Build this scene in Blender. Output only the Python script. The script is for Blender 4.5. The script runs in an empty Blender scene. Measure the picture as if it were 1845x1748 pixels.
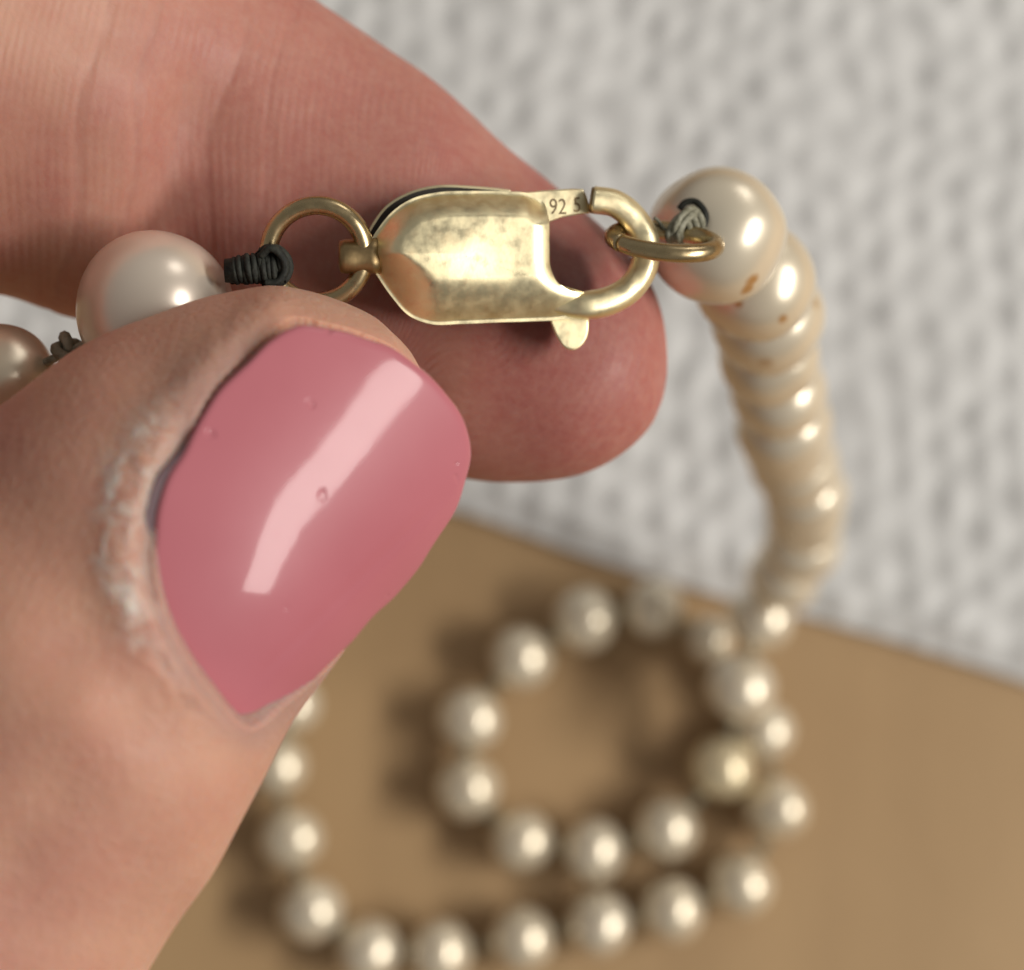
import bpy, math, random
import numpy as np

random.seed(4)
RNG = np.random.default_rng(11)
sc = bpy.context.scene
MM = 0.001                      # everything below is measured in millimetres, the scene is in metres

# ------------------------------------------------------------------ camera
FPX, CX, CY = 3300.0, 922.5, 874.0       # focal length and centre of the photograph, in its pixels
TILT = math.radians(11.0)
CAM_H = 184.0
C_POS = np.array([0.0, 0.0, CAM_H])
C_RIGHT = np.array([1.0, 0.0, 0.0])
C_UP = np.array([0.0, math.cos(TILT), math.sin(TILT)])
C_FWD = np.array([0.0, math.sin(TILT), -math.cos(TILT)])

cam = bpy.data.cameras.new("camera")
cam_o = bpy.data.objects.new("camera", cam)
sc.collection.objects.link(cam_o)
cam_o.location = C_POS * MM
cam_o.rotation_euler = (TILT, 0, 0)
cam.sensor_width = 36.0
cam.lens = FPX / 1845.0 * 36.0
cam.clip_start, cam.clip_end = 0.005, 20.0
cam.dof.use_dof = True
cam.dof.focus_distance = 0.0860
cam.dof.aperture_fstop = 28.0
sc.camera = cam_o

# ------------------------------------------------------------------ world: a pale room, bright ceiling, dimmer walls
world = bpy.data.worlds.new("World")
sc.world = world
world.use_nodes = True
wn, wl = world.node_tree.nodes, world.node_tree.links
wn.clear()
w_out = wn.new("ShaderNodeOutputWorld")
w_bg = wn.new("ShaderNodeBackground")
w_tc = wn.new("ShaderNodeTexCoord")
w_sp = wn.new("ShaderNodeSeparateXYZ")
w_mr = wn.new("ShaderNodeMapRange")
w_cr = wn.new("ShaderNodeValToRGB")
wl.new(w_tc.outputs["Generated"], w_sp.inputs[0])
w_mr.inputs[1].default_value = -1.0
wl.new(w_sp.outputs["Z"], w_mr.inputs[0])
wl.new(w_mr.outputs[0], w_cr.inputs[0])
r = w_cr.color_ramp
r.elements[0].position, r.elements[0].color = 0.40, (0.06, 0.053, 0.045, 1)
r.elements[1].position, r.elements[1].color = 1.0, (0.40, 0.385, 0.36, 1)
e = r.elements.new(0.52); e.color = (0.42, 0.395, 0.36, 1)
e = r.elements.new(0.66); e.color = (0.56, 0.535, 0.50, 1)
e = r.elements.new(0.84); e.color = (0.50, 0.48, 0.45, 1)
wl.new(w_cr.outputs[0], w_bg.inputs[0])
w_bg.inputs[1].default_value = 0.40
wl.new(w_bg.outputs[0], w_out.inputs[0])

# ------------------------------------------------------------------ window light from the right, as panes
def pane(name, direction, dist, sx, sy, power, colour, target=(0.0, 0.025, 0.07), shift=(0, 0), roll=0.0):
    from mathutils import Vector
    d = Vector(direction).normalized()
    li = bpy.data.lights.new(name, 'AREA')
    li.shape = 'RECTANGLE'; li.size = sx; li.size_y = sy
    li.energy = power; li.color = colour
    o = bpy.data.objects.new(name, li)
    sc.collection.objects.link(o)
    q = d.to_track_quat('Z', 'Y')
    from mathutils import Quaternion
    q = q @ Quaternion((0, 0, 1), roll)
    o.rotation_mode = 'QUATERNION'; o.rotation_quaternion = q
    o.location = Vector(target) + d * dist + q @ Vector((shift[0], shift[1], 0))
    return o

DAY = (1.0, 0.955, 0.89)
WDIR = (0.80, -0.09, 0.56)
pane("window_light", WDIR, 1.0, 0.66, 0.155, 8.6, DAY)
pane("far_window_light", (0.50, 0.78, 0.33), 1.2, 0.30, 0.30, 0.9, DAY)

sc.view_settings.view_transform = 'Standard'
sc.view_settings.look = 'None'
sc.view_settings.exposure = 0.12
sc.view_settings.gamma = 1.0
sc.view_settings.use_curve_mapping = False
sc.cycles.use_denoising = True
sc.cycles.max_bounces = 6
sc.cycles.diffuse_bounces = 3
sc.cycles.glossy_bounces = 3
sc.cycles.transmission_bounces = 0
sc.cycles.caustics_reflective = False
sc.cycles.caustics_refractive = False

# ------------------------------------------------------------------ helpers
def w3(px, py, depth):
    """photo pixel + distance along the view axis (mm) -> world point (mm)"""
    px, py, depth = np.asarray(px, float), np.asarray(py, float), np.asarray(depth, float)
    u, v = (px - CX) / FPX, -(py - CY) / FPX
    return C_POS + depth[..., None] * (u[..., None] * C_RIGHT + v[..., None] * C_UP + C_FWD)

def at_height(px, py, z):
    """photo pixel -> world point (mm) at height z above the table"""
    u, v = (px - CX) / FPX, -(py - CY) / FPX
    d = u * C_RIGHT + v * C_UP + C_FWD
    return C_POS + d * ((z - C_POS[2]) / d[2])

K = 89.5 / FPX                  # mm per pixel where the clasp is held
D0 = 89.1
def from_local(P):
    """clasp space (mm; x right, y up, z to the viewer; origin at pixel 922.5,460) -> world mm"""
    P = np.asarray(P, float)
    return w3(CX + P[..., 0] / K, 460.0 - P[..., 1] / K, D0 - P[..., 2] + 0.245 * np.minimum(P[..., 0], 6.2))
def L(px, py, z=0.0):
    return np.array([(px - CX) * K, (460.0 - py) * K, z])

def link(o, parent=None):
    sc.collection.objects.link(o)
    if parent is not None:
        o.parent = parent
    return o

def mesh(name, verts, faces, mat=None, parent=None, smooth=True, origin=None):
    me = bpy.data.meshes.new(name)
    V = np.asarray(verts, float)
    if origin is not None:
        V = V - np.asarray(origin)
    me.from_pydata((V * MM).tolist(), [], [tuple(int(i) for i in f) for f in faces])
    me.polygons.foreach_set("use_smooth", [smooth] * len(me.polygons))
    me.update()
    o = bpy.data.objects.new(name, me)
    if origin is not None:
        o.location = np.asarray(origin) * MM
    if mat is not None:
        me.materials.append(mat)
    return link(o, parent)

def grid_faces(ns, nn, closed_n=True, closed_s=False, flip=False):
    F = []
    for i in range(ns if closed_s else ns - 1):
        i2 = (i + 1) % ns
        for j in range(nn if closed_n else nn - 1):
            j2 = (j + 1) % nn
            f = (i * nn + j, i * nn + j2, i2 * nn + j2, i2 * nn + j)
            F.append(f[::-1] if flip else f)
    return F

def hermite(T, Y, t):
    """non-uniform Catmull-Rom through rows of Y at knots T"""
    Y = np.asarray(Y, float); T = np.asarray(T, float)
    M = np.zeros_like(Y)
    d = np.diff(Y, axis=0) / np.diff(T)[:, None]
    h = np.diff(T)[:, None]
    M[1:-1] = (d[:-1] * h[1:] + d[1:] * h[:-1]) / (h[1:] + h[:-1])
    M[0], M[-1] = d[0], d[-1]
    i = np.clip(np.searchsorted(T, t, side='right') - 1, 0, len(T) - 2)
    hh = (T[i + 1] - T[i])[:, None]
    s = ((t - T[i]) / (T[i + 1] - T[i]))[:, None]
    return ((2*s**3 - 3*s**2 + 1) * Y[i] + (s**3 - 2*s**2 + s) * hh * M[i]
            + (-2*s**3 + 3*s**2) * Y[i+1] + (s**3 - s**2) * hh * M[i+1])

def curve_pts(P, n, closed=False):
    P = np.asarray(P, float)
    if closed:
        Q = np.vstack([P[-2:], P, P[:3]])
        T = np.concatenate([[0], np.cumsum(np.linalg.norm(np.diff(Q, axis=0), axis=1))])
        t = np.linspace(T[2], T[2 + len(P)], n, endpoint=False)
        return hermite(T, Q, t)
    T = np.concatenate([[0], np.cumsum(np.linalg.norm(np.diff(P, axis=0), axis=1))])
    return hermite(T, P, np.linspace(0, T[-1], n))

def tube_mesh(P, rad, n=12, closed=False, ref=(0, 0, 1), wide=1.0, deep=1.0, power=2.0):
    """sweep a (super)ellipse along points; returns verts, faces. wide: in plane, deep: along ref"""
    P = np.asarray(P, float); m = len(P)
    if closed:
        Tn = np.roll(P, -1, 0) - np.roll(P, 1, 0)
    else:
        Tn = np.gradient(P, axis=0)
    Tn /= np.linalg.norm(Tn, axis=1)[:, None]
    rad = np.broadcast_to(np.asarray(rad, float), (m,))
    ref = np.asarray(ref, float)
    B = ref - (Tn @ ref)[:, None] * Tn
    bad = np.linalg.norm(B, axis=1) < 0.2
    B[bad] = np.cross(Tn[bad], [0.3, 1, 0.2])
    B /= np.linalg.norm(B, axis=1)[:, None]
    N = np.cross(B, Tn)
    th = np.linspace(0, 2 * np.pi, n, endpoint=False)
    c = np.sign(np.cos(th)) * np.abs(np.cos(th)) ** (2 / power)
    s = np.sign(np.sin(th)) * np.abs(np.sin(th)) ** (2 / power)
    wide = np.broadcast_to(np.asarray(wide, float), (m,)); deep = np.broadcast_to(np.asarray(deep, float), (m,))
    V = P[:, None] + rad[:, None, None] * (c[None, :, None] * (wide[:, None] * N)[:, None] + s[None, :, None] * (deep[:, None] * B)[:, None])
    V = V.reshape(-1, 3)
    F = grid_faces(m, n, True, closed)
    if not closed:
        V = np.vstack([V, P[:1], P[-1:]])
        a, b = m * n, m * n + 1
        for j in range(n):
            F.append((a, (j + 1) % n, j)); F.append((b, (m - 1) * n + j, (m - 1) * n + (j + 1) % n))
    return V, F

def merge(parts):
    V, F, o = [], [], 0
    for v, f in parts:
        V.append(v); F += [tuple(i + o for i in q) for q in f]; o += len(v)
    return np.vstack(V), F

def seg_dist(P, poly, closed=True):
    """distance of points P (n,2) to polyline poly (m,2)"""
    A = np.asarray(poly, float)
    Bq = np.roll(A, -1, 0) if closed else A[1:]
    A = A if closed else A[:-1]
    best = np.full(len(P), 1e9)
    for a, b in zip(A, Bq):
        ab = b - a
        t = np.clip(((P - a) @ ab) / max(ab @ ab, 1e-12), 0, 1)
        best = np.minimum(best, np.linalg.norm(P - (a + t[:, None] * ab), axis=1))
    return best

def inside(P, poly):
    A = np.asarray(poly, float); B = np.roll(A, -1, 0)
    r = np.zeros(len(P), bool)
    for (x1, y1), (x2, y2) in zip(A, B):
        c = ((y1 > P[:, 1]) != (y2 > P[:, 1]))
        x = (x2 - x1) * (P[:, 1] - y1) / (y2 - y1 if y2 != y1 else 1e-9) + x1
        r ^= c & (P[:, 0] < x)
    return r

_tab = RNG.random((64, 64))
def vnoise(x, y):
    xi, yi = np.floor(x).astype(int), np.floor(y).astype(int)
    fx, fy = x - xi, y - yi
    fx, fy = fx*fx*(3-2*fx), fy*fy*(3-2*fy)
    g = lambda a, b: _tab[a % 64, b % 64]
    return (g(xi, yi)*(1-fx) + g(xi+1, yi)*fx)*(1-fy) + (g(xi, yi+1)*(1-fx) + g(xi+1, yi+1)*fx)*fy
def sstep(a, b, x):
    t = np.clip((x - a) / (b - a), 0, 1)
    return t * t * (3 - 2 * t)

# ------------------------------------------------------------------ materials
class Mat:
    def __init__(s, name):
        s.m = bpy.data.materials.new(name); s.m.use_nodes = True
        s.n, s.l = s.m.node_tree.nodes, s.m.node_tree.links
        s.n.clear()
        s.out = s.n.new("ShaderNodeOutputMaterial")
        s.b = s.n.new("ShaderNodeBsdfPrincipled")
        s.l.new(s.b.outputs[0], s.out.inputs[0])
        s._tc = None
    def set(s, **k):
        for a, v in k.items():
            s.b.inputs[a.replace('_', ' ')].default_value = v
        return s
    def obj(s):
        if s._tc is None: s._tc = s.n.new("ShaderNodeTexCoord")
        return s._tc.outputs["Object"]
    def scaled(s, v):
        mp = s.n.new("ShaderNodeMapping"); mp.inputs["Scale"].default_value = v
        s.l.new(s.obj(), mp.inputs[0]); return mp.outputs[0]
    def noise(s, scale, detail=3, rough=0.5, vec=None, dist=0.0):
        t = s.n.new("ShaderNodeTexNoise")
        t.inputs["Scale"].default_value = scale; t.inputs["Detail"].default_value = detail
        t.inputs["Roughness"].default_value = rough; t.inputs["Distortion"].default_value = dist
        s.l.new(vec if vec is not None else s.obj(), t.inputs["Vector"]); return t.outputs["Fac"]
    def ramp(s, f, stops):
        c = s.n.new("ShaderNodeValToRGB"); r = c.color_ramp
        r.elements[0].position, r.elements[0].color = stops[0][0], (*stops[0][1], 1)
        r.elements[1].position, r.elements[1].color = stops[-1][0], (*stops[-1][1], 1)
        for p, q in stops[1:-1]:
            e = r.elements.new(p); e.color = (*q, 1)
        s.l.new(f, c.inputs[0]); return c.outputs[0]
    def rng(s, f, a, b, c=0.0, d=1.0):
        m = s.n.new("ShaderNodeMapRange")
        for i, v in enumerate((a, b, c, d)): m.inputs[i + 1].default_value = v
        s.l.new(f, m.inputs[0]); return m.outputs[0]
    def mix(s, f, a, b, mode='MIX'):
        m = s.n.new("ShaderNodeMix"); m.data_type = 'RGBA'; m.blend_type = mode
        for i, v in ((0, f), (6, a), (7, b)):
            if isinstance(v, (int, float)): m.inputs[i].default_value = v
            elif isinstance(v, tuple): m.inputs[i].default_value = (*v, 1)
            else: s.l.new(v, m.inputs[i])
        return m.outputs[2]
    def math(s, op, a, b=0.0):
        m = s.n.new("ShaderNodeMath"); m.operation = op
        for i, v in enumerate((a, b)):
            if isinstance(v, (int, float)): m.inputs[i].default_value = v
            else: s.l.new(v, m.inputs[i])
        return m.outputs[0]
    def attr(s, name):
        a = s.n.new("ShaderNodeAttribute"); a.attribute_name = name; return a.outputs["Fac"]
    def bump(s, h, strength, dist, prev=None):
        b = s.n.new("ShaderNodeBump"); b.inputs["Strength"].default_value = strength
        b.inputs["Distance"].default_value = dist
        s.l.new(h, b.inputs["Height"])
        if prev is not None: s.l.new(prev, b.inputs["Normal"])
        return b.outputs[0]
    def to(s, sock, inp):
        s.l.new(sock, s.b.inputs[inp]); return s

# table: smooth warm beige board
mt = Mat("beige_table")
col = mt.ramp(mt.noise(14, 4, 0.55), [(0.3, (0.43, 0.275, 0.135)), (0.7, (0.53, 0.355, 0.185))])
col = mt.mix(mt.rng(mt.noise(90, 4, 0.6, mt.scaled((1, 0.12, 1))), 0.35, 0.7, 0, 0.35), col, (0.33, 0.205, 0.10))
mt.to(col, "Base Color").set(Roughness=0.55)
mt.to(mt.bump(mt.noise(500, 3), 0.15, 0.0003), "Normal")
M_TABLE = mt.m

mt = Mat("white_paper_towel")
col = mt.ramp(mt.noise(35, 4), [(0.3, (0.64, 0.635, 0.62)), (0.7, (0.73, 0.725, 0.71))])
mt.to(col, "Base Color").set(Roughness=0.95)
mt.to(mt.bump(mt.noise(1500, 4, 0.7), 0.4, 0.0002), "Normal")
M_TOWEL = mt.m

# pearl nacre
def pearl_mat(name, base, deep, spots=(), rough=0.27):
    m = Mat(name)
    oi = m.n.new("ShaderNodeObjectInfo")
    c = m.ramp(m.noise(160, 3), [(0.3, deep), (0.65, base)])
    c = m.mix(m.rng(oi.outputs["Random"], 0, 1, 0, 0.30), c, (0.72, 0.60, 0.40))
    lw = m.n.new("ShaderNodeLayerWeight"); lw.inputs[0].default_value = 0.35
    for (p, rad, colr, sq) in spots:
        vm = m.n.new("ShaderNodeVectorMath"); vm.operation = 'DISTANCE'
        mp = m.n.new("ShaderNodeMapping")
        m.l.new(m.obj(), mp.inputs[0])
        wv = m.n.new("ShaderNodeTexNoise"); wv.inputs["Scale"].default_value = 1600; wv.inputs["Detail"].default_value = 3
        m.l.new(m.obj(), wv.inputs["Vector"])
        m.l.new(mp.outputs[0], vm.inputs[0]); vm.inputs[1].default_value = tuple(q * MM for q in p)
        d = m.math('ADD', vm.outputs["Value"], m.rng(wv.outputs["Fac"], 0.3, 0.7, -rad * 0.38 * MM, rad * 0.38 * MM))
        c = m.mix(m.rng(d, rad * 1.15 * MM, rad * 0.55 * MM, 0, sq), c, colr)
    m.to(c, "Base Color").set(Roughness=rough * 1.15, Metallic=0.42, IOR=1.7, 
                              Coat_Weight=0.6, Coat_Roughness=0.26, Coat_IOR=1.75, Sheen_Weight=0.0)
    m.b.inputs['Coat Tint'].default_value = (1.0, 0.97, 0.91, 1)
    m.to(m.bump(m.noise(420, 3, 0.6), 0.12, 0.00025), "Normal")
    return m.m
CREAM, CREAMD = (0.87, 0.80, 0.665), (0.81, 0.72, 0.56)
M_PEARL = pearl_mat("cream_pearl", CREAM, CREAMD)
M_PEARL_PINK = pearl_mat("rose_white_pearl", (0.82, 0.75, 0.69), (0.75, 0.66, 0.59), rough=0.27)
M_PEARL_YELLOW = pearl_mat("yellowed_pearl", (0.88, 0.78, 0.55), (0.83, 0.71, 0.45))
RUST = (0.52, 0.25, 0.05)

# metals
def metal_mat(name, base, worn, dark, rough, tarn):
    m = Mat(name)
    c = m.mix(m.rng(m.noise(1300, 6, 0.75), 0.50, 0.66, 0, 0.4), base, worn)
    t = m.rng(m.noise(420, 5, 0.7, dist=0.6), 0.56, 0.72, 0, tarn)
    c = m.mix(t, c, dark)
    m.to(c, "Base Color").set(Metallic=1.0)
    m.to(m.rng(m.noise(1500, 4), 0.3, 0.7, rough * 0.75, rough * 1.35), "Roughness")
    m.to(m.bump(m.noise(700, 4, 0.6), 0.13, 0.00012), "Normal")
    return m.m
GOLD = (0.95, 0.84, 0.54)
M_GOLD = metal_mat("worn_pale_gold", GOLD, (0.86, 0.63, 0.37), (0.60, 0.46, 0.27), 0.40, 0.10)
M_GOLD_RING = metal_mat("aged_gold_wire", (0.50, 0.39, 0.22), (0.60, 0.49, 0.29), (0.26, 0.17, 0.09), 0.27, 0.8)
M_GOLD_DARK = metal_mat("darkened_gold", (0.34, 0.24, 0.12), (0.44, 0.32, 0.17), (0.15, 0.09, 0.04), 0.36, 0.9)  # brown reflection and gap shade put into the base colour, tarnish noise over it
mt = Mat("gap_shade_black"); mt.set(Base_Color=(0.02, 0.014, 0.008, 1), Roughness=0.6); M_BLACK = mt.m  # M_BLACK: flat black for the shade painted into the shell gap
mt = Mat("stamped_lettering"); mt.set(Base_Color=(0.20, 0.14, 0.07, 1), Roughness=0.5, Metallic=0.3); M_STAMP = mt.m

def thread_mat(name, a, b):
    m = Mat(name)
    c = m.ramp(m.noise(2500, 3, 0.6), [(0.35, a), (0.65, b)])
    m.to(c, "Base Color").set(Roughness=0.75)
    m.to(m.bump(m.noise(5000, 3), 0.5, 0.0001), "Normal")
    return m.m
M_THREAD = thread_mat("grey_green_thread", (0.17, 0.16, 0.105), (0.34, 0.33, 0.25))
M_THREAD_DARK = thread_mat("blackened_thread", (0.006, 0.007, 0.005), (0.026, 0.028, 0.02))

# skin
m = Mat("skin")
base = m.ramp(m.noise(110, 4, 0.6), [(0.30, (0.545, 0.265, 0.19)), (0.70, (0.65, 0.375, 0.275))])
base = m.mix(m.rng(m.noise(45, 3, 0.5), 0.35, 0.7, 0, 0.5), base, (0.55, 0.31, 0.20))
base = m.mix(m.math('MULTIPLY', m.attr("red"), 0.95), base, (0.40, 0.130, 0.112))
fine = m.noise(1400, 3, 0.7)
base = m.mix(m.rng(fine, 0.35, 0.7, 0, 0.22), base, (0.62, 0.40, 0.31))
dryf = m.math('MULTIPLY', m.attr("dry"), m.rng(m.noise(560, 5, 0.75, dist=1.0), 0.43, 0.58, 0.0, 0.95))
base = m.mix(m.math('MULTIPLY', m.attr("dull"), 0.75), base, (0.35, 0.225, 0.205))
base = m.mix(dryf, base, (0.66, 0.58, 0.52))
m.to(base, "Base Color").set(Roughness=0.5, Specular_IOR_Level=0.36, Subsurface_Weight=0.85, Subsurface_Scale=0.0011)
m.b.inputs["Subsurface Radius"].default_value = (1.0, 0.38, 0.22)
ph = m.math('ADD', m.math('MULTIPLY', m.attr("ridge"), 2 * math.pi / 0.46), m.rng(m.noise(260, 2), 0, 1, -2.4, 2.4))
rid = m.math('MULTIPLY', m.math('SINE', ph), m.attr("ridge_amt"))
rid = m.math('MULTIPLY', rid, m.rng(m.noise(420, 4, 0.65), 0.36, 0.66, 0.05, 1.0))
vor = m.n.new("ShaderNodeTexVoronoi"); vor.feature = 'DISTANCE_TO_EDGE'; vor.inputs["Scale"].default_value = 1900
m.l.new(m.obj(), vor.inputs["Vector"])
smooth_f = m.rng(m.attr("ridge_amt"), 0.0, 1.0, 1.0, 0.22)
hgt = m.math('ADD', m.math('MULTIPLY', rid, 0.0075), m.math('MULTIPLY', m.math('MULTIPLY', fine, 0.055), smooth_f))
hgt = m.math('ADD', hgt, m.math('MULTIPLY', m.rng(vor.outputs["Distance"], 0, 0.25, 0.0, 0.018), smooth_f))
hgt = m.math('ADD', hgt, m.math('MULTIPLY', dryf, 0.06))
nb = m.bump(hgt, 1.0, 0.001)
m.to(nb, "Normal")
m.to(m.rng(m.noise(600, 3), 0.3, 0.7, 0.48, 0.66), "Roughness")
M_SKIN = m.m

m = Mat("pink_nail_polish")
c = m.ramp(m.noise(120, 3), [(0.3, (0.45, 0.138, 0.165)), (0.7, (0.50, 0.165, 0.195))])
chip = m.rng(m.noise(700, 2, 0.5), 0.725, 0.77)
m.to(c, "Base Color").set(Roughness=0.35, Specular_IOR_Level=0.15, Coat_Weight=0.27, Coat_Roughness=0.075, Coat_IOR=1.45)
nb = m.bump(m.noise(150, 2, 0.5), 0.07, 0.0006)
nb = m.bump(m.math('ADD', m.math('MULTIPLY', m.noise(1100, 2, 0.4), 0.02), m.math('MULTIPLY', chip, -0.22)), 1.0, 0.0002, nb)
m.to(nb, "Normal")
m.l.new(nb, m.b.inputs["Coat Normal"])
M_POLISH = m.m
m = Mat("bare_nail"); m.set(Base_Color=(0.20, 0.135, 0.15, 1), Roughness=0.4, Subsurface_Weight=0.3, Subsurface_Scale=0.0006)
m.to(m.bump(m.noise(900, 3), 0.2, 0.0001), "Normal")
M_NAIL = m.m

# ================================================================== THE SETTING
tv = [(-700, -500, 0), (700, -500, 0), (700, 900, 0), (-700, 900, 0)]
table = mesh("table", tv, [(0, 1, 2, 3)], M_TABLE, smooth=False)
table["kind"] = "structure"
table["label"] = "smooth warm beige table top under the coiled pearls"

# quilted paper towel, its near edge crossing the picture
e0, e1 = at_height(830, 932, 1.2), at_height(1845, 1232, 1.2)
ex = (e1 - e0); ex[2] = 0; ex /= np.linalg.norm(ex)
ny = np.array([-ex[1], ex[0], 0.0])
ne, nn = 620, 330
ee = np.linspace(-150, 110, ne); qq = np.concatenate([[0.0, 0.0, 0.25, 0.6], np.linspace(1.0, 150, nn - 4)])
E, Q = np.meshgrid(ee, qq)
wob = (vnoise(E / 23 + 9, E * 0 + 3.3) - 0.5) * 1.4 + (vnoise(E / 6 + 3, E * 0 + 1.3) - 0.5) * 0.4
wx, wy = (vnoise(E / 9, Q / 9) - .5) * 3.2, (vnoise(E / 9 + 31, Q / 9 + 17) - .5) * 3.2
ku, kv_ = E + wx, (Q + wy) / 1.3
bm_ = sum(np.cos(2 * np.pi * (ku * math.cos(t) + kv_ * math.sin(t)) / 4.0) for t in (math.radians(20), math.radians(80), math.radians(140)))
bm_ = np.clip((bm_ + 1.5) / 4.5, 0, 1)
hz = 0.60 * bm_ ** 1.2 + 0.42 * vnoise(E / 1.9 + 5, Q / 2.7) + 0.45 * vnoise(E / 4.6 + 15, Q / 4.1) + 1.3 * vnoise(E / 24 + 11, Q / 21 + 5) + 0.25
hz *= (0.45 + 0.55 * sstep(0, 3.0, Q))
hz += 0.35
hz[0] = 0.06
TP = e0[None, None, :] + E[..., None] * ex + (Q + wob * np.exp(-Q / 15))[..., None] * ny
TP[..., 2] = hz
towel = mesh("paper_towel", TP.reshape(-1, 3), grid_faces(nn, ne, False), M_TOWEL)
towel["label"] = "white quilted paper towel with embossed bumps spread behind the hand"
towel["category"] = "paper towel"

# ================================================================== THE HAND
AX = np.array([0.682, -0.731]); BX = np.array([0.731, 0.682])      # thumb: along, across (pixels)
TO = np.array([450.0, 950.0])
def ab(a, b):
    return TO + a * AX + b * BX
def dcen(a):
    a = np.asarray(a, float)
    return 126.5 + (a - 430) * 0.0100 + (0.42 + 0.98 * sstep(200, -140, a)) * ((np.maximum(a, -350) - 80) / 350) ** 2 - 0.7

S = []     # sections: Rx, Ry, Lx, Ly, centre depth, front half depth, back half depth
def sec(R, Lf, d, hf, hb=None):
    S.append([R[0], R[1], Lf[0], Lf[1], d - 40.5, hf, hf if hb is None else hb])
# index finger from its tip leftwards; R is its upper edge
sec((1187, 737), (1185, 741), 137.4, 0.02)
sec((1195, 716), (1178, 759), 137.4, 0.95)
sec((1202, 682), (1158, 787), 137.5, 2.0)
sec((1203, 622), (1104, 828), 137.6, 3.5)
sec((1190, 543), (1008, 861), 137.8, 5.0)
sec((1150, 470), (875, 868), 138.0, 5.9)
sec((1080, 405), (745, 842), 138.3, 6.3)
sec((985, 326), (600, 785), 139.2, 6.6)
sec((850, 210), (420, 690), 138.6, 6.8)
sec((700, 90), (250, 585), 138.4, 7.0)
sec((560, 0), (70, 537), 137.4, 7.6)
sec((380, -130), (-120, 512), 134.6, 8.0)
sec((60, -330), (-480, 440), 130.5, 8.5)
sec((-600, -560), (-950, 380), 126, 9)
sec((-1500, -350), (-1300, 600), 122, 10)
sec((-2250, 500), (-1450, 900), 120, 11)
sec((-2300, 1700), (-1430, 1200), 118.5, 12)
sec((-1500, 2600), (-1200, 1450), 118.5, 11)
for a, bL, bR, hf in ((-1400, -640, 520, 9.5), (-1000, -585, 462, 8.6), (-700, -545, 415, 8.0), (-422, -520, 352, 7.7), (-301, -500, 321, 7.5),
                      (-149, -475, 290, 7.5), (12, -448, 268, 7.5), (141, -404, 255, 7.4), (231, -350, 232, 7.2),
                      (300, -297, 190, 6.6), (350, -243, 140, 5.8), (385, -192, 95, 4.9), (410, -137, 48, 3.7),
                      (426, -85, 5, 2.3), (432, -42, -36, 0.02)):
    sec(ab(a, bR), ab(a, bL), float(dcen(a)) if a > -500 else (119.6 if a > -800 else 119.0), hf)
S = np.array(S)
ds = 0.5 * (np.linalg.norm(np.diff(S[:, 0:2], axis=0), axis=1) + np.linalg.norm(np.diff(S[:, 2:4], axis=0), axis=1))
T = np.concatenate([[0], np.cumsum(ds)])
tt = []
for i in range(len(T) - 1):
    c = 0.5 * (S[i, 0:2] + S[i, 2:4])
    step = 4.2 if (c[0] > -450 and c[1] < 2000) else 28
    tt += list(np.linspace(T[i], T[i + 1], max(6, int(math.ceil(ds[i] / step))), endpoint=False))
tt = np.array(tt + [T[-1]])
SS = hermite(T, S, tt)
NR = 300
th = np.linspace(0, 2 * np.pi, NR, endpoint=False)
sn, cs = np.sin(th), np.cos(th)
ctr = 0.5 * (SS[:, 0:2] + SS[:, 2:4]); half = 0.5 * (SS[:, 0:2] - SS[:, 2:4])
PX = ctr[:, None, 0] + half[:, None, 0] * sn[None]
PY = ctr[:, None, 1] + half[:, None, 1] * sn[None]
DP = SS[:, 4][:, None] - np.where(cs[None] > 0, SS[:, 5][:, None], SS[:, 6][:, None]) * cs[None]
is_thumb = (tt > T[18] - 1)[:, None] & np.ones((1, NR), bool)
front = cs[None] * np.ones((len(tt), 1))
W = w3(PX, PY, DP)
# normals
def normals(W):
    gu = np.gradient(W, axis=0); gv = np.roll(W, -1, 1) - np.roll(W, 1, 1)
    n = np.cross(gu, gv); n /= np.maximum(np.linalg.norm(n, axis=2), 1e-9)[..., None]
    return n
Nn = normals(W)
mid = w3(ctr[:, 0], ctr[:, 1], SS[:, 4])
if ((W - mid[:, None]) * Nn).sum() < 0: Nn = -Nn
disp = np.zeros_like(PX)
# --- index: joint crease and soft pads
idx = ~is_thumb
cl = np.array([(372, 60), (352, 150), (332, 260), (312, 370), (300, 480), (292, 560)], float)
Pf = np.stack([PX.ravel(), PY.ravel()], 1)
xl = np.interp(PY.ravel(), cl[:, 1], cl[:, 0]).reshape(PX.shape)
dx = PX - xl
g = np.where(dx > 0, np.exp(-(dx / 85) ** 2), np.exp(-(dx / 60) ** 2))
cm = sstep(60, 240, PY) * (front > 0) * idx
disp -= 0.85 * g * cm
disp += 0.55 * np.exp(-((dx + 150) / 110) ** 2) * cm
disp += 0.35 * np.exp(-(((PX - 700) / 230) ** 2 + ((PY - 420) / 200) ** 2)) * idx * (front > 0)
for off, amp, wd in ((-95, .06, 9), (-190, .05, 10), (60, 0.05, 10), (150, .03, 9)):
    disp -= amp * np.exp(-((dx - off + 14 * np.sin(PY / 60 + off)) / wd) ** 2) * (front > 0) * idx
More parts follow.
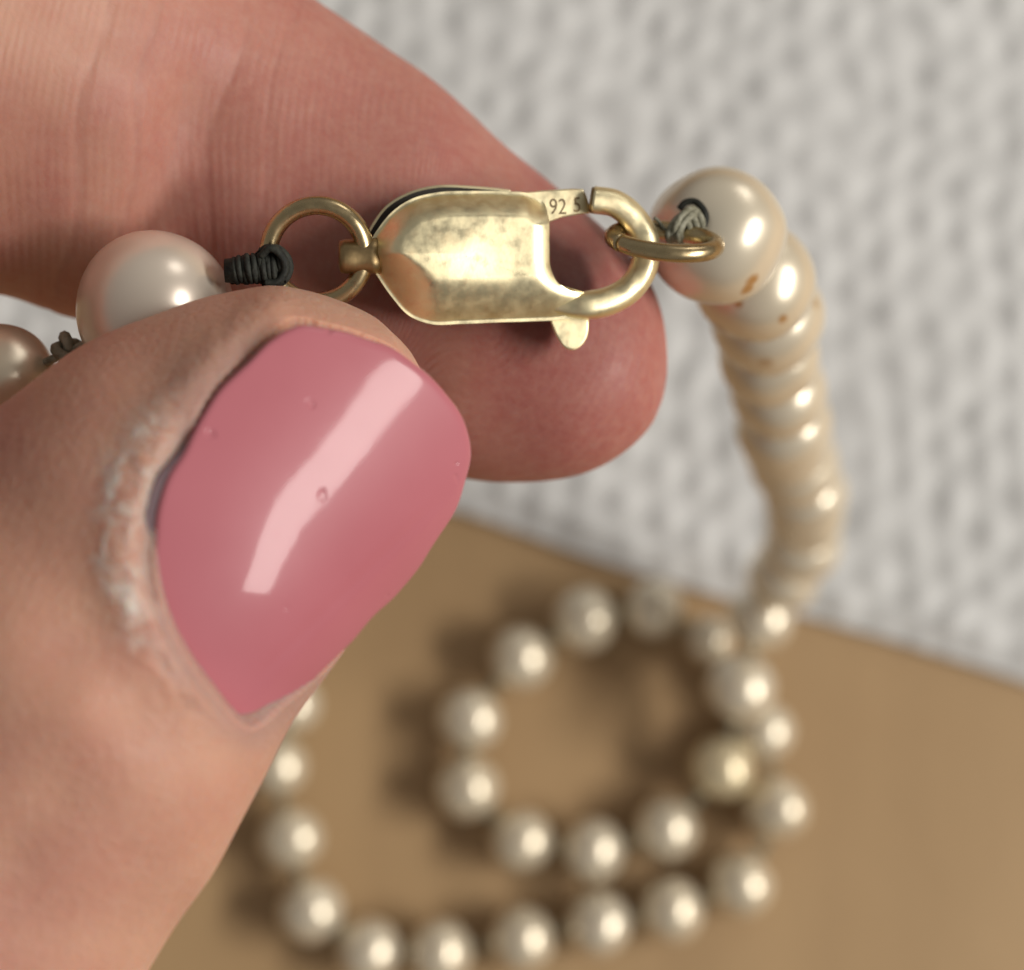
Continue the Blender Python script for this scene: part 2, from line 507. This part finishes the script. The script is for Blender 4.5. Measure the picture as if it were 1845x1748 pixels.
# --- thumb: nail outline in (a, b)
def ab_of(px, py):
    dx_, dy_ = px - TO[0], py - TO[1]
    return dx_ * AX[0] + dy_ * AX[1], dx_ * BX[0] + dy_ * BX[1]
NAIL_PX = np.array([(528, 587), (489, 613), (456, 643), (420, 676), (389, 710), (364, 745), (343, 782), (322, 828), (297, 876), (280, 933), (275, 1001), (283, 1066), (308, 1135),
                    (341, 1193), (389, 1255), (432, 1300), (449, 1312), (468, 1308), (500, 1284), (553, 1236), (649, 1140), (745, 1034), (793, 967), (826, 914), (843, 858),
                    (846, 806), (831, 751), (802, 707), (745, 655), (697, 623), (639, 601), (581, 590), (550, 585)], float)
NAIL = np.stack(ab_of(NAIL_PX[:, 0], NAIL_PX[:, 1]), 1)
NAILF = curve_pts(NAIL, 200, True)
Aa, Bb = ab_of(PX, PY)
vis = is_thumb & (front > -0.15) & (Aa > -480)
Q2 = np.stack([Aa[vis], Bb[vis]], 1)
ins = inside(Q2, NAILF)
dd = seg_dist(Q2, NAILF)
sd = np.where(ins, -dd, dd)
# fold of skin round the nail
segl = sstep(90, -40, Q2[:, 0]) * sstep(-262, -190, Q2[:, 0]) * sstep(120, 20, Q2[:, 1])
h = np.where(sd < 0, -0.75 * sstep(0, 18, -sd) - 0.30, 0.0)
side = sstep(60, -60, Q2[:, 1])                      # 1 on the broad upper left side
prox = sstep(-60, -200, Q2[:, 0])
ul = side * sstep(20, 90, Q2[:, 0])
amp = (0.13 + 0.14 * side + 0.22 * ul + 0.06 * prox) * sstep(230, 60, Q2[:, 1])
h += np.where(sd >= 0, -(0.25 + 0.30 * segl) * (1 - 0.9 * ul) * np.exp(-(sd / (18 + 8 * segl)) ** 4) * sstep(260, 150, Q2[:, 1]) + amp * np.exp(-((sd - 60 + 26 * ul) / 46) ** 2), 0.0)
tipfade = 1 - 0.85 * sstep(290, 400, Q2[:, 0]) * (sd > 0)
rough_f = ((vnoise(Q2[:, 0] / 22, Q2[:, 1] / 22) - .5) * 0.16 + (vnoise(Q2[:, 0] / 9, Q2[:, 1] / 9) - .5) * 0.08) * sstep(230, 100, Q2[:, 1])
h += np.where(sd > 0, rough_f * np.exp(-((sd - 45) / 45) ** 2) * (0.35 + 0.65 * sstep(120, -120, Q2[:, 0])), 0)
disp[vis] += h * tipfade
# gentle unevenness of the flesh
disp += (vnoise(PX / 130 + 7, PY / 130 + 3) - 0.5) * 0.35 * (front > -0.5)
wfade = np.clip(SS[:, 5] / 2.5, 0, 1)[:, None]
W = W + Nn * (disp * wfade)[..., None]
ns = len(tt)
V = W.reshape(-1, 3)
HO = w3(np.array(-1900.0), np.array(1300.0), np.array(87.5))
hand = mesh("hand", V, grid_faces(ns, NR, True), M_SKIN, origin=HO)
me = hand.data
# attributes
red = np.where(is_thumb, 0.10, 0.72)
red = red + np.where(is_thumb, 0.40 * np.exp(-(((PX - 60) / 190) ** 2 + ((PY - 800) / 110) ** 2)), 0)
red = red + np.where(is_thumb, 0.30 * sstep(1500, 1800, PY) * sstep(300, 0, PX), 0)
red = red + np.where(~is_thumb, 0.35 * sstep(700, 1150, PX) - 0.45 * sstep(430, 0, PX) * sstep(250, 0, PY) - 0.2 * sstep(500, 100, PX), 0)
red = np.clip(red + (vnoise(PX / 90, PY / 90) - .5) * 0.35, 0, 1)
dry = np.zeros_like(PX); dull = np.zeros_like(PX)
bandl = np.exp(-((sd - 66) / 38) ** 2) * (sd > 0)
seg = sstep(-310, -230, Q2[:, 0]) * sstep(60, -60, Q2[:, 0]) * sstep(230, 120, Q2[:, 1])
dry[vis] = np.clip(bandl * (seg + 0.35 * sstep(250, 0, Q2[:, 0]) * (Q2[:, 1] < 0)), 0, 1)
dull[vis] = np.clip(np.exp(-(sd / 42) ** 2) * (sd > -30) * sstep(330, 200, Q2[:, 0]), 0, 1) * 0.8
sx = (PX - 880) * 0.86 + (PY - 600) * 0.5; tx = -(PX - 880) * 0.5 + (PY - 600) * 0.86
prox_ph = PX * 0.985 + PY * 0.10 + 22 * np.sin(PY / 140)
dist_ph = np.sqrt(np.maximum(sx, 0) ** 2 + (0.85 * tx) ** 2) + 900
bl = sstep(700, 930, PX + 0.35 * (PY - 400))
ridge = (prox_ph * (1 - bl) + dist_ph * bl) * 0.0283
ramt = np.where(is_thumb, 0.0, np.where(front > 0, 0.55 + 0.45 * sstep(0.1, 0.5, front), 0.2))
for nm, arr in (("red", red), ("dry", dry), ("dull", dull), ("ridge", ridge), ("ridge_amt", ramt)):
    at = me.attributes.new(nm, 'FLOAT', 'POINT')
    at.data.foreach_set("value", arr.ravel().astype(np.float32))
hand["label"] = "hand pinching the gold clasp between thumb and index finger, thumbnail varnished pink"
hand["category"] = "hand"

# nail: natural plate and polish coat, each a shell of its own
def nail_surface(a, b, proud):
    s = np.clip((b + 330) / 624.0, -0.985, 0.985)
    d = dcen(a) - 40.5 - (7.5 + proud) * np.sqrt(1 - s * s)
    p = TO[None] + a[:, None] * AX + b[:, None] * BX
    return w3(p[:, 0], p[:, 1], d)
def nail_shell(name, outline, proud, thick, mat, parent, rim=10, wav=0.0):
    m_ = len(outline); c = np.array([70.0, 50.0]); rings = 44
    V = []
    for k in range(rings + 1):
        rho = 1 - (1 - k / rings) ** 1.35 if k < rings else 1.0
        p = c + max(rho, 0.002) * (outline - c)
        ed = np.linalg.norm(p - outline, axis=1)
        t = np.clip(ed / rim, 0, 1)
        pr = proud - thick * (1 - np.sqrt(1 - (1 - t) ** 2))
        if wav:
            pr = pr + wav * (vnoise(p[:, 0] / 85 + 3, p[:, 1] / 60 + 8) - .5) - 0.10 * np.exp(-((p[:, 1] - 205 - p[:, 0] * 0.05) / 10) ** 2) * sstep(-260, -150, p[:, 0]) * sstep(330, 200, p[:, 0])
        V.append(nail_surface(p[:, 0], p[:, 1], pr))
    low = nail_surface(outline[:, 0], outline[:, 1], np.full(m_, proud - thick - 0.35))
    V.append(low)
    V = np.vstack(V)
    F = grid_faces(rings + 2, m_, True)
    return mesh(name, V, F, mat, parent)
nat = NAILF.copy()
cc = np.array([70.0, 50.0])
grow = 27 * sstep(70, -60, nat[:, 0]) * sstep(-262, -190, nat[:, 0]) * sstep(200, 60, nat[:, 1]) - 4
vdir = nat - cc; vdir /= np.linalg.norm(vdir, axis=1)[:, None]
nat = nat + vdir * grow[:, None]
nail = nail_shell("thumbnail", nat, -0.10, 0.15, M_NAIL, None)
nail.parent = hand; nail.matrix_parent_inverse = hand.matrix_basis.inverted()
pol_out = NAILF + vdir * ((vnoise(np.arange(200) / 6.0, np.zeros(200)) - .5) * 7)[:, None]
polish = nail_shell("nail_polish", pol_out, 0.12, 0.20, M_POLISH, None, rim=12, wav=0.004)
polish.parent = nail
polish["label"] = "glossy rose pink nail varnish"

# ================================================================== THE NECKLACE
NO = at_height(1150, 1450, 0.0)
neck = bpy.data.objects.new("pearl_necklace", None)
neck.location = NO * MM
neck.empty_display_size = 0.01
link(neck)
neck["label"] = "cream pearl necklace with gold lobster clasp, held up by hand and coiled on table"
neck["category"] = "necklace"
INV = None
def child(o, parent=neck):
    o.parent = parent
    from mathutils import Matrix
    o.matrix_parent_inverse = Matrix.Translation(tuple(-NO * MM))
    return o

# pearls: three slightly different near-round meshes shared between copies
def pearl_mesh(seed, nu=48, nv=32):
    rg = np.random.default_rng(seed)
    V = []
    q = rg.normal(size=(6, 3)); am = rg.uniform(0.004, 0.013, 6)
    for i in range(nv + 1):
        f = np.pi * i / nv
        for j in range(nu):
            t = 2 * np.pi * j / nu
            d = np.array([math.sin(f) * math.cos(t), math.sin(f) * math.sin(t), math.cos(f)])
            r_ = 1 + sum(a * math.sin(2.1 * float(d @ v) + k) for k, (a, v) in enumerate(zip(am, q)))
            V.append(d * r_ * np.array([1, 1, 0.965]))
    F = grid_faces(nv + 1, nu, True, flip=True)
    me = bpy.data.meshes.new("pearl")
    me.from_pydata((np.array(V) * MM).tolist(), [], F)
    me.polygons.foreach_set("use_smooth", [True] * len(me.polygons))
    return me
PM = [pearl_mesh(s) for s in (3, 5, 8)]
for p_ in PM: p_.materials.append(M_PEARL)
def align(o, v):
    from mathutils import Vector
    o.rotation_mode = 'QUATERNION'
    o.rotation_quaternion = Vector(tuple(v)).to_track_quat('Z', 'Y')
def pearl(pos, rad, axis, mat=None, k=0):
    o = bpy.data.objects.new("pearl", PM[k % 3])
    o.location = np.asarray(pos) * MM
    o.scale = (rad,) * 3
    align(o, axis)
    link(o); child(o)
    if mat is not None:
        o.material_slots[0].link = 'OBJECT'; o.material_slots[0].material = mat
    return o
# knot: a little overhand lump of thread
tk = np.linspace(0, 2 * np.pi, 60, endpoint=False)
kp = np.stack([(0.30 + 0.14 * np.cos(3 * tk)) * np.cos(2 * tk), (0.30 + 0.14 * np.cos(3 * tk)) * np.sin(2 * tk), 0.20 * np.sin(3 * tk)], 1)
kv, kf = tube_mesh(kp, 0.17, 7, True)
KM = bpy.data.meshes.new("knot"); KM.from_pydata((kv * MM).tolist(), [], kf); KM.materials.append(M_THREAD)
KM.polygons.foreach_set("use_smooth", [True] * len(KM.polygons))
def knot(a, b, ra, rb, s=1.0):
    d = b - a; n = np.linalg.norm(d); d /= n
    p = a + d * (ra + (n - ra - rb) * 0.5)
    o = bpy.data.objects.new("knot", KM); o.location = p * MM; o.scale = (s,) * 3; align(o, d)
    o.rotation_quaternion = o.rotation_quaternion
    link(o); child(o); return o

# -- hanging run from the first pearl to the table
hang = [(1290, 425, 95.3), (1338, 472, 99.5), (1370, 538, 105.5), (1388, 612, 112), (1401, 695, 120), (1417, 775, 130),
        (1440, 850, 143.5), (1452, 920, 155), (1440, 990, 164), (1404, 1056, 170)]
HP = np.array([w3(np.array(float(a)), np.array(float(b)), np.array(float(c))) for a, b, c in hang])
for (px, py, z) in ((1364, 1128, 10.4), (1334, 1240, 9.6)):
    HP = np.vstack([HP, at_height(px, py, z)])
dense = curve_pts(HP, 3000)
arc = np.concatenate([[0], np.cumsum(np.linalg.norm(np.diff(dense, axis=0), axis=1))])
npe = int(round(arc[-1] / 7.3))
run = np.stack([np.interp(np.linspace(0, arc[-1], npe + 1), arc, dense[:, i]) for i in range(3)], 1)
jit = np.clip(RNG.normal(size=run.shape), -1.5, 1.5) * 0.28
run[1:-2] += jit[1:-2]
# -- coil on the table (pixel centres)
coil = [(1300, 1384, 4.6), (1200, 1494), (1068, 1532), (938, 1514), (842, 1420), (846, 1296), (938, 1186), (1052, 1116), (1178, 1098), (1278, 1152), (1340, 1222, 3.3),
        (1376, 1318), (1398, 1456), (1334, 1594), (1210, 1640), (1078, 1664), (940, 1692), (792, 1716), (664, 1712), (560, 1640), (524, 1510), (500, 1380), (524, 1270), (470, 1165), (370, 1085), (250, 1030), (120, 990)]
CP = np.array([at_height(c[0], c[1], c[2] if len(c) > 2 else 3.3) for c in coil])
# climb from the coil back up to the hand, behind the thumb
up = [at_height(0, 945, 6), at_height(-80, 890, 15)] + [w3(np.array(float(a)), np.array(float(b)), np.array(float(c))) for a, b, c in
      ((-160, 860, 153), (-200, 830, 136), (-215, 800, 118), (-200, 768, 103), (-120, 735, 95))]
ud = curve_pts(np.array([CP[-1]] + up + [w3(np.array(0.0), np.array(690.0), np.array(90.0))]), 1500)
ua = np.concatenate([[0], np.cumsum(np.linalg.norm(np.diff(ud, axis=0), axis=1))])
nu_ = int(round(ua[-1] / 7.3))
URun = np.stack([np.interp(np.linspace(0, ua[-1], nu_ + 1), ua, ud[:, i]) for i in range(3)], 1)
P1 = run[0]
PL = w3(np.array(279.0), np.array(561.0), np.array(87.7))
allp = np.vstack([run, CP, URun[1:], PL[None]])
n_all = len(allp); n_run_ = len(run) - 2
rad = 3.12 + 0.22 * (RNG.random(n_all) - 0.5)
rad[:n_run_] += 0.28 + 0.35 * (RNG.random(n_run_) - 0.5)
rad[0] = 3.62; rad[-1] = 3.86; rad[-2] = 2.95
for i in range(1, 6): rad[i] = 3.48
gaps = np.linalg.norm(np.diff(allp, axis=0), axis=1)
for i, gp in enumerate(gaps):       # never let neighbours sink into each other
    over = rad[i] + rad[i + 1] - (gp - 0.25)
    if over > 0 and 0 < i < n_all - 2:
        rad[i] -= over * 0.5; rad[i + 1] -= over * 0.5
n_run = len(run)
# stains sit where the eye sees them: direction from the pearl centre, in the pearl's own axes
def stain(i, px, py):
    """point of pearl i seen at that photo pixel, in the pearl's own unrotated unit space (mm)"""
    c = allp[i]; u, v = (px - CX) / FPX, -(py - CY) / FPX
    d = u * C_RIGHT + v * C_UP + C_FWD; d = d / np.linalg.norm(d)
    oc = C_POS - c; b = d @ oc; q = b * b - (oc @ oc - rad[i] ** 2)
    t = -b - math.sqrt(max(q, 0))
    return (C_POS + t * d - c) / rad[i]
def local_dir(i, axis, v):
    from mathutils import Vector
    q = Vector(tuple(axis)).to_track_quat('Z', 'Y')
    return tuple(q.inverted() @ Vector(tuple(v)))
tang = np.gradient(allp, axis=0)
tang[0] = from_local(L(1290, 425, -4)) - from_local(L(1240, 392, 0.5)); tang[-1] = from_local(L(430, 485, 0)) - PL
spots = {0: [((1357, 506), 0.125, RUST, 0.9), ((1347, 521), 0.125, RUST, 0.9), ((1330, 546), 0.08, RUST, 0.9), ((1214, 330), 0.09, (0.5, 0.36, 0.18), 0.6), ((1268, 300), 0.12, (0.55, 0.42, 0.24), 0.5)],
         2: [((1410, 573), 0.10, RUST, 0.9)], 3: [((1293, 592), 0.16, (0.45, 0.26, 0.09), 0.8)], 1: [((1440, 405), 0.16, (0.6, 0.42, 0.2), 0.6), ((1380, 655), 0.14, (0.5, 0.3, 0.12), 0.6), ((1470, 545), 0.10, (0.55, 0.36, 0.16), 0.6)]}
_flat = [q for v in spots.values() for q in v]
spots = {}
for q in _flat:                       # each stain goes onto the pearl that is in front at that spot
    u_, v2_ = (q[0][0] - CX) / FPX, -(q[0][1] - CY) / FPX
    dr = u_ * C_RIGHT + v2_ * C_UP + C_FWD; dr = dr / np.linalg.norm(dr)
    for i in range(8):
        oc = C_POS - allp[i]; b_ = dr @ oc
        if b_ * b_ - (oc @ oc - (rad[i] * 0.985) ** 2) > 0:
            spots.setdefault(i, []).append(q); break
PEARLS = []
for i in range(n_all):
    mt_ = None
    if i in spots:
        sp = []
        for (pxy, rr, cl_, am_) in spots[i]:
            sp.append((local_dir(i, tang[i], stain(i, *pxy)), rr, cl_, am_))
        mt_ = pearl_mat("stained_cream_pearl", CREAM, CREAMD, sp)
    elif i == n_all - 1:
        mt_ = M_PEARL_PINK
    elif i == n_run:
        mt_ = M_PEARL_YELLOW
    o = pearl(allp[i], rad[i], tang[i], mt_, i)
    if i == 0: o["label"] = "pearl with rust brown stains next to the clasp ring"
    if i == n_run: o["label"] = "slightly yellowed pearl in the inner coil"
    if i == n_all - 1: o["label"] = "large rosy pearl between finger and thumb"
    PEARLS.append(o)
for i in range(n_all - 1):
    knot(allp[i], allp[i + 1], rad[i], rad[i + 1], 1.15 if i < n_run_ else 1.0 if i < n_all - 2 else 1.7)
tv_, tf_ = tube_mesh(curve_pts(allp, 900), 0.22, 6)
child(mesh("thread", tv_, tf_, M_THREAD))

# ------------------------------------------------------------------ lobster clasp
OUT = np.array([(664, 458), (668, 435), (684, 408), (708, 380), (742, 358), (785, 347), (850, 344), (915, 345), (955, 349), (978, 362), (988, 390),
                (990, 440), (993, 485), (1004, 508), (1030, 524), (1062, 530), (1078, 546), (1062, 564), (1020, 575), (960, 579), (900, 581), (830, 584), (775, 584), (738, 570), (706, 536), (680, 498), (667, 475)], float)
OUTF = curve_pts(OUT, 260, True)
def shell(name, outline, centre, zfun, zlow, mat, parent):
    rings = 46; m_ = len(outline); V = []
    for k in range(rings + 1):
        rho = 0.004 + 0.996 * (1 - (1 - k / rings) ** 1.4)
        p = centre + rho * (outline - centre)
        V.append(np.stack([(p[:, 0] - CX) * K, (460 - p[:, 1]) * K, zfun(p)], 1))
    lo = V[-1].copy(); lo[:, 2] = zlow; V.append(lo)
    inn = np.stack([(centre[0] + 0.3 * (outline[:, 0] - centre[0]) - CX) * K, (460 - centre[1] - 0.3 * (outline[:, 1] - centre[1])) * K, np.full(m_, zlow)], 1)
    V.append(inn)
    return mesh(name, from_local(np.vstack(V)), grid_faces(rings + 3, m_, True, flip=True), mat, parent)
_r = (OUTF[:, 0] > 976) & (OUTF[:, 1] > 361) & (OUTF[:, 1] < 547)
_k = np.where(_r & ~np.roll(_r, -1))[0][0]
_o, _m = np.roll(OUTF, -_k, 0), np.roll(_r, -_k)
_m[0] = False
edge_tlb = _o[~_m][::2]; edge_r = np.vstack([_o[_m], _o[:1]])
def ztop(p):
    d1 = seg_dist(p, edge_tlb, False); d2 = seg_dist(p, edge_r, False)
    up_ = 1 - sstep(420, 500, p[:, 1]); lowr = sstep(560, 1000, p[:, 0]) * 0
    w1 = 40 * up_ + 78 * (1 - up_)
    t1 = np.clip((d1 - 6) / w1, 0, 1); f1 = 1 - (1 - t1) ** 1.55
    t2 = np.clip(d2 / 34, 0, 1); f2 = 1 - (1 - t2) ** 2.4
    z = 0.25 + 1.40 * f1 * (0.72 + 0.28 * f2)
    z += 0.16 * np.exp(-((p[:, 1] - 462) / 55) ** 2) * sstep(0, 40, d1) * sstep(960, 800, p[:, 0])
    z += 0.17 * np.clip(1 - np.abs(p[:, 1] - 457) / (30 + 0.35 * (p[:, 0] - 664)), 0, 1) * sstep(900, 740, p[:, 0]) * sstep(0, 25, d1)
    z += 0.02 * (vnoise(p[:, 0] / 40, p[:, 1] / 40) - .5)
    return z
clasp = shell("lobster_clasp", OUTF, np.array([840.0, 462.0]), ztop, -0.45, M_GOLD, None)
child(clasp)
clasp["label"] = "worn pale gold lobster clasp stamped with a fineness mark"
def sub(o):
    o.parent = clasp
    from mathutils import Matrix
    o.matrix_parent_inverse = Matrix.Translation(tuple(-NO * MM))
    o.matrix_parent_inverse = Matrix.Identity(4)
    return o
# clasp meshes are written in world coordinates, so parts only need the clasp as parent
OUTB = OUTF.copy()
OUTB[:, 1] -= 13 * sstep(500, 380, OUTB[:, 1]) * sstep(990, 760, OUTB[:, 0]); OUTB[:, 0] -= 9 * sstep(760, 690, OUTB[:, 0]) * sstep(520, 420, OUTB[:, 1])
OUTB[:, 0] = np.minimum(OUTB[:, 0], 965 - 45 * sstep(380, 350, OUTB[:, 1]))
back = shell("back_shell", OUTB, np.array([820.0, 462.0]), lambda p: np.full(len(p), -0.95) - 0.15 * (1 - np.clip(seg_dist(p, OUTB[::4]) / 10, 0, 1)), -2.0, M_GOLD, None)
sub(back)
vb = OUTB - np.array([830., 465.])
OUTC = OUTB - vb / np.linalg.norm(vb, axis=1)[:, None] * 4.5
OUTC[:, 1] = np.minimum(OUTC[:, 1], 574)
core = shell("gap_shade_core", OUTC, np.array([820.0, 462.0]), lambda p: np.full(len(p), -0.62), -1.3, M_BLACK, None)  # black filler standing in for the shade between the two shells
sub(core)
# hook
hp = [(978, 549), (1040, 551), (1095, 543), (1138, 517), (1162, 474), (1161, 428), (1140, 392), (1108, 367), (1068, 360)]
hc = curve_pts(np.array([L(x, y, 0.15) for x, y in hp]), 90)
tcur = np.linspace(0, 1, 90)
hr = (0.68 + 0.06 * sstep(0.5, 0.1, tcur)) * (0.42 + 0.58 * sstep(0, 0.24, tcur))
hv, hf_ = tube_mesh(hc, hr, 28, False, (0, 0, 1), 1.0, 1.35, 2.6)
hook = sub(mesh("hook", from_local(hv), hf_, M_GOLD))
# hook tip: bevelled end face, shade of the gap to the gate put into its colour
tipv, tipf = tube_mesh(np.array([L(1072, 360.5, 0.15), L(1063, 359, 0.15)]), [0.665, 0.60], 20, False, (0, 0, 1), 1.0, 1.35, 2.6)
sub(mesh("hook_tip", from_local(tipv), tipf, M_GOLD_DARK))

def plate(name, outline, z0, z1, bev, mat):
    o = np.asarray(outline, float); c = o.mean(0); m_ = len(o)
    def ring(scale_px, z):
        v = o - c; n = np.linalg.norm(v, axis=1)[:, None]
        p = c + v * (1 - scale_px / n)
        return np.stack([(p[:, 0] - CX) * K, (460 - p[:, 1]) * K, np.full(m_, z)], 1)
    R_ = [ring(bev, z0), ring(0, z0 + bev * K), ring(0, z1 - bev * K), ring(bev * 0.35, z1 - bev * K * 0.3), ring(bev, z1)]
    V = np.vstack(R_ + [np.array([[(c[0] - CX) * K, (460 - c[1]) * K, z0], [(c[0] - CX) * K, (460 - c[1]) * K, z1]])])
    F = grid_faces(5, m_, True)
    for j in range(m_):
        F.append((5 * m_, (j + 1) % m_, j)); F.append((5 * m_ + 1, 4 * m_ + j, 4 * m_ + (j + 1) % m_))
    return sub(mesh(name, from_local(V), F, mat, smooth=False))
gate_out = [(945, 347), (985, 343), (1030, 340), (1051, 341), (1056, 352), (1062, 370), (1066, 384), (1040, 387), (1012, 392), (985, 402), (945, 402)]
plate("gate", gate_out, -0.75, 0.22, 3.5, M_GOLD)
lev = curve_pts(np.array([(990, 562), (996, 592), (1006, 613), (1019, 628), (1034, 631), (1049, 622), (1059, 604), (1061, 585), (1058, 562), (1024, 556)]), 48, True)
plate("lever", lev, -0.62, -0.05, 4, M_GOLD)
# swivel neck with the ring through it
nv_, nf_ = tube_mesh(np.array([L(x, 462 - 0.03 * (x - 640), -0.1) for x in (610, 613, 622, 640, 655, 668, 684)]), [0.55, 0.80, 0.86, 0.85, 0.84, 0.90, 0.95], 24, False, (0, 0, 1), 1.0, 1.0, 2.4)
sub(mesh("swivel_neck", from_local(nv_), nf_, M_GOLD_DARK))  # neck's dark reflection is carried by the metal colour
# stamp on the gate
def stamp(txt, px, py, h_px, rot, squeeze, mat):
    cu = bpy.data.curves.new("fineness_stamp", 'FONT'); cu.body = txt; cu.size = 1.0; cu.extrude = 0.02
    t = bpy.data.objects.new("tmp_text", cu); sc.collection.objects.link(t)
    dg = bpy.context.evaluated_depsgraph_get(); dg.update()
    mm = t.evaluated_get(dg).to_mesh()
    v = np.array([q.co[:] for q in mm.vertices]); f = [tuple(p_.vertices) for p_ in mm.polygons]
    t.evaluated_get(dg).to_mesh_clear()
    bpy.data.objects.remove(t); bpy.data.curves.remove(cu)
    s_ = h_px / 0.69
    x, y = v[:, 0] * s_ * squeeze, v[:, 1] * s_
    cr, sr = math.cos(rot), math.sin(rot)
    P = np.stack([(px + x * cr + y * sr - CX) * K, (460 - py + (-x * sr * -1 + y * cr)) * K, 0.224 + v[:, 2] * 0.4], 1)
    return sub(mesh("fineness_stamp", from_local(P), f, mat, smooth=False))
stamp("92", 989, 386, 28, 0.0, 0.80, M_STAMP)
mt = Mat("worn_lettering"); mt.set(Base_Color=(0.36, 0.25, 0.13, 1), Roughness=0.45, Metallic=0.8)
stamp("5", 1032, 382, 27, 0.0, 0.80, mt.m)

# jump rings
ta = np.linspace(0, 2 * np.pi, 96, endpoint=False)
rl = np.array([L(571 + 87 * math.cos(t), 457 - 87 * math.sin(t), -0.15 + 0.55 * math.sin(t + 0.6)) for t in ta])
v_, f_ = tube_mesh(rl, 0.47, 16, True)
child(mesh("jump_ring", from_local(v_), f_, M_GOLD_RING))
tr = np.linspace(0.02, 2 * np.pi - 0.02, 96) + math.radians(214)
rr_ = np.array([L(1197 + 92 * math.cos(t), 435 - 20 * math.sin(t) + 9 * math.cos(t), 0.95 - 1.75 * math.sin(t)) for t in tr])
v_, f_ = tube_mesh(rr_, 0.46, 18, False, (0, 1, 0.2))
child(mesh("jump_ring", from_local(v_), f_, M_GOLD_RING))

# thread wound round the rings
def helix(p0, p1, r0, r1, turns, tr_, n=220, z=(0, 0, 1)):
    p0, p1 = np.asarray(p0), np.asarray(p1); d = p1 - p0; dl = d / np.linalg.norm(d)
    u = np.cross(dl, z); u /= np.linalg.norm(u); w = np.cross(dl, u)
    t = np.linspace(0, 1, n)
    R_ = (r0 + (r1 - r0) * t) * (1 + 0.10 * np.sin(t * 57 + 1) * np.sin(t * 23))
    ang = 2 * np.pi * turns * t
    return tube_mesh(p0 + d * t[:, None] + (R_ * np.cos(ang))[:, None] * u + (R_ * np.sin(ang))[:, None] * w, tr_, 8)
parts = [helix(L(418, 487, -0.1), L(500, 483, 0.15), 0.56, 0.66, 9.3, 0.15),
         helix(L(440, 484, 0.05), L(512, 478, 0.2), 0.66, 0.50, 6.2, 0.15),
         tube_mesh(np.array([L(405, 488, -0.1), L(450, 486, 0), L(505, 481, 0.1), L(514, 480, 0.1)]), [0.58, 0.70, 0.62, 0.25], 14)]
for dz, ox in ((0.55, 0), (0.2, 8), (-0.2, -6)):
    lp = [L(470 + ox, 462, dz), L(488 + ox, 447, dz + .3), L(508 + ox, 462, dz + .35), L(514 + ox, 485, dz + .2), L(500 + ox, 508, dz + .1), L(478 + ox, 510, dz)]
    parts.append(tube_mesh(curve_pts(np.array(lp), 40), 0.2, 8))
for fx, fy, ex_, ey_ in ((462, 457, 468, 446), (505, 500, 516, 510)):
    parts.append(tube_mesh(curve_pts(np.array([L(fx, fy, 0.4), L((fx + ex_) / 2 + 3, (fy + ey_) / 2 - 3, 0.6), L(ex_, ey_, 0.5)]), 8), [0.05] * 7 + [0.02], 5))
v_, f_ = merge(parts)
k1_ = child(mesh("knot", from_local(v_), f_, M_THREAD_DARK)); k1_["label"] = "blackened thread wound onto the ring"
parts = []
for q, (ox, oy, oz) in enumerate(((0, 0, 0), (9, 5, .1), (-8, 3, -.05), (4, -7, .15), (14, -2, -.1))):
    lp = [L(1256 + ox * .4, 388 + oy, -1.3 + oz), L(1240 + ox, 383 + oy, -0.55 + oz), L(1222 + ox, 398 + oy, -0.05 + oz), L(1212 + ox, 418 + oy, 0.15 + oz), L(1214 + ox, 432 + oy * .4, -0.5), L(1228 + ox, 425 + oy * .4, -1.4), L(1250 + ox * .5, 400, -1.7)]
    parts.append(tube_mesh(curve_pts(np.array(lp), 44), 0.16, 8))
parts.append(helix(L(1262, 392, -1.2), L(1226, 406, -0.4), 0.45, 0.38, 3.2, 0.18, 120))
parts.append(tube_mesh(curve_pts(np.array([L(1226, 420, 0), L(1196, 412, -0.2), L(1186, 398, -0.3), L(1178, 392, -0.3)]), 20), 0.09, 6))
v_, f_ = merge(parts)
k2_ = child(mesh("knot", from_local(v_), f_, M_THREAD)); k2_["label"] = "grey green thread tying the stained pearl to the ring"
v_, f_ = tube_mesh(curve_pts(np.array([L(1224, 377, -1.35), L(1234, 366, -1.3), L(1250, 363, -1.2), L(1265, 374, -1.0), L(1272, 390, -0.9), L(1268, 408, -0.9)]), 40), 0.17, 9)
k3_ = child(mesh("knot", from_local(v_), f_, M_THREAD_DARK)); k3_["label"] = "dark thread loop at the mouth of the pearl's hole"

# meshes written in world space: undo the necklace offset for them
bpy.context.view_layer.update()
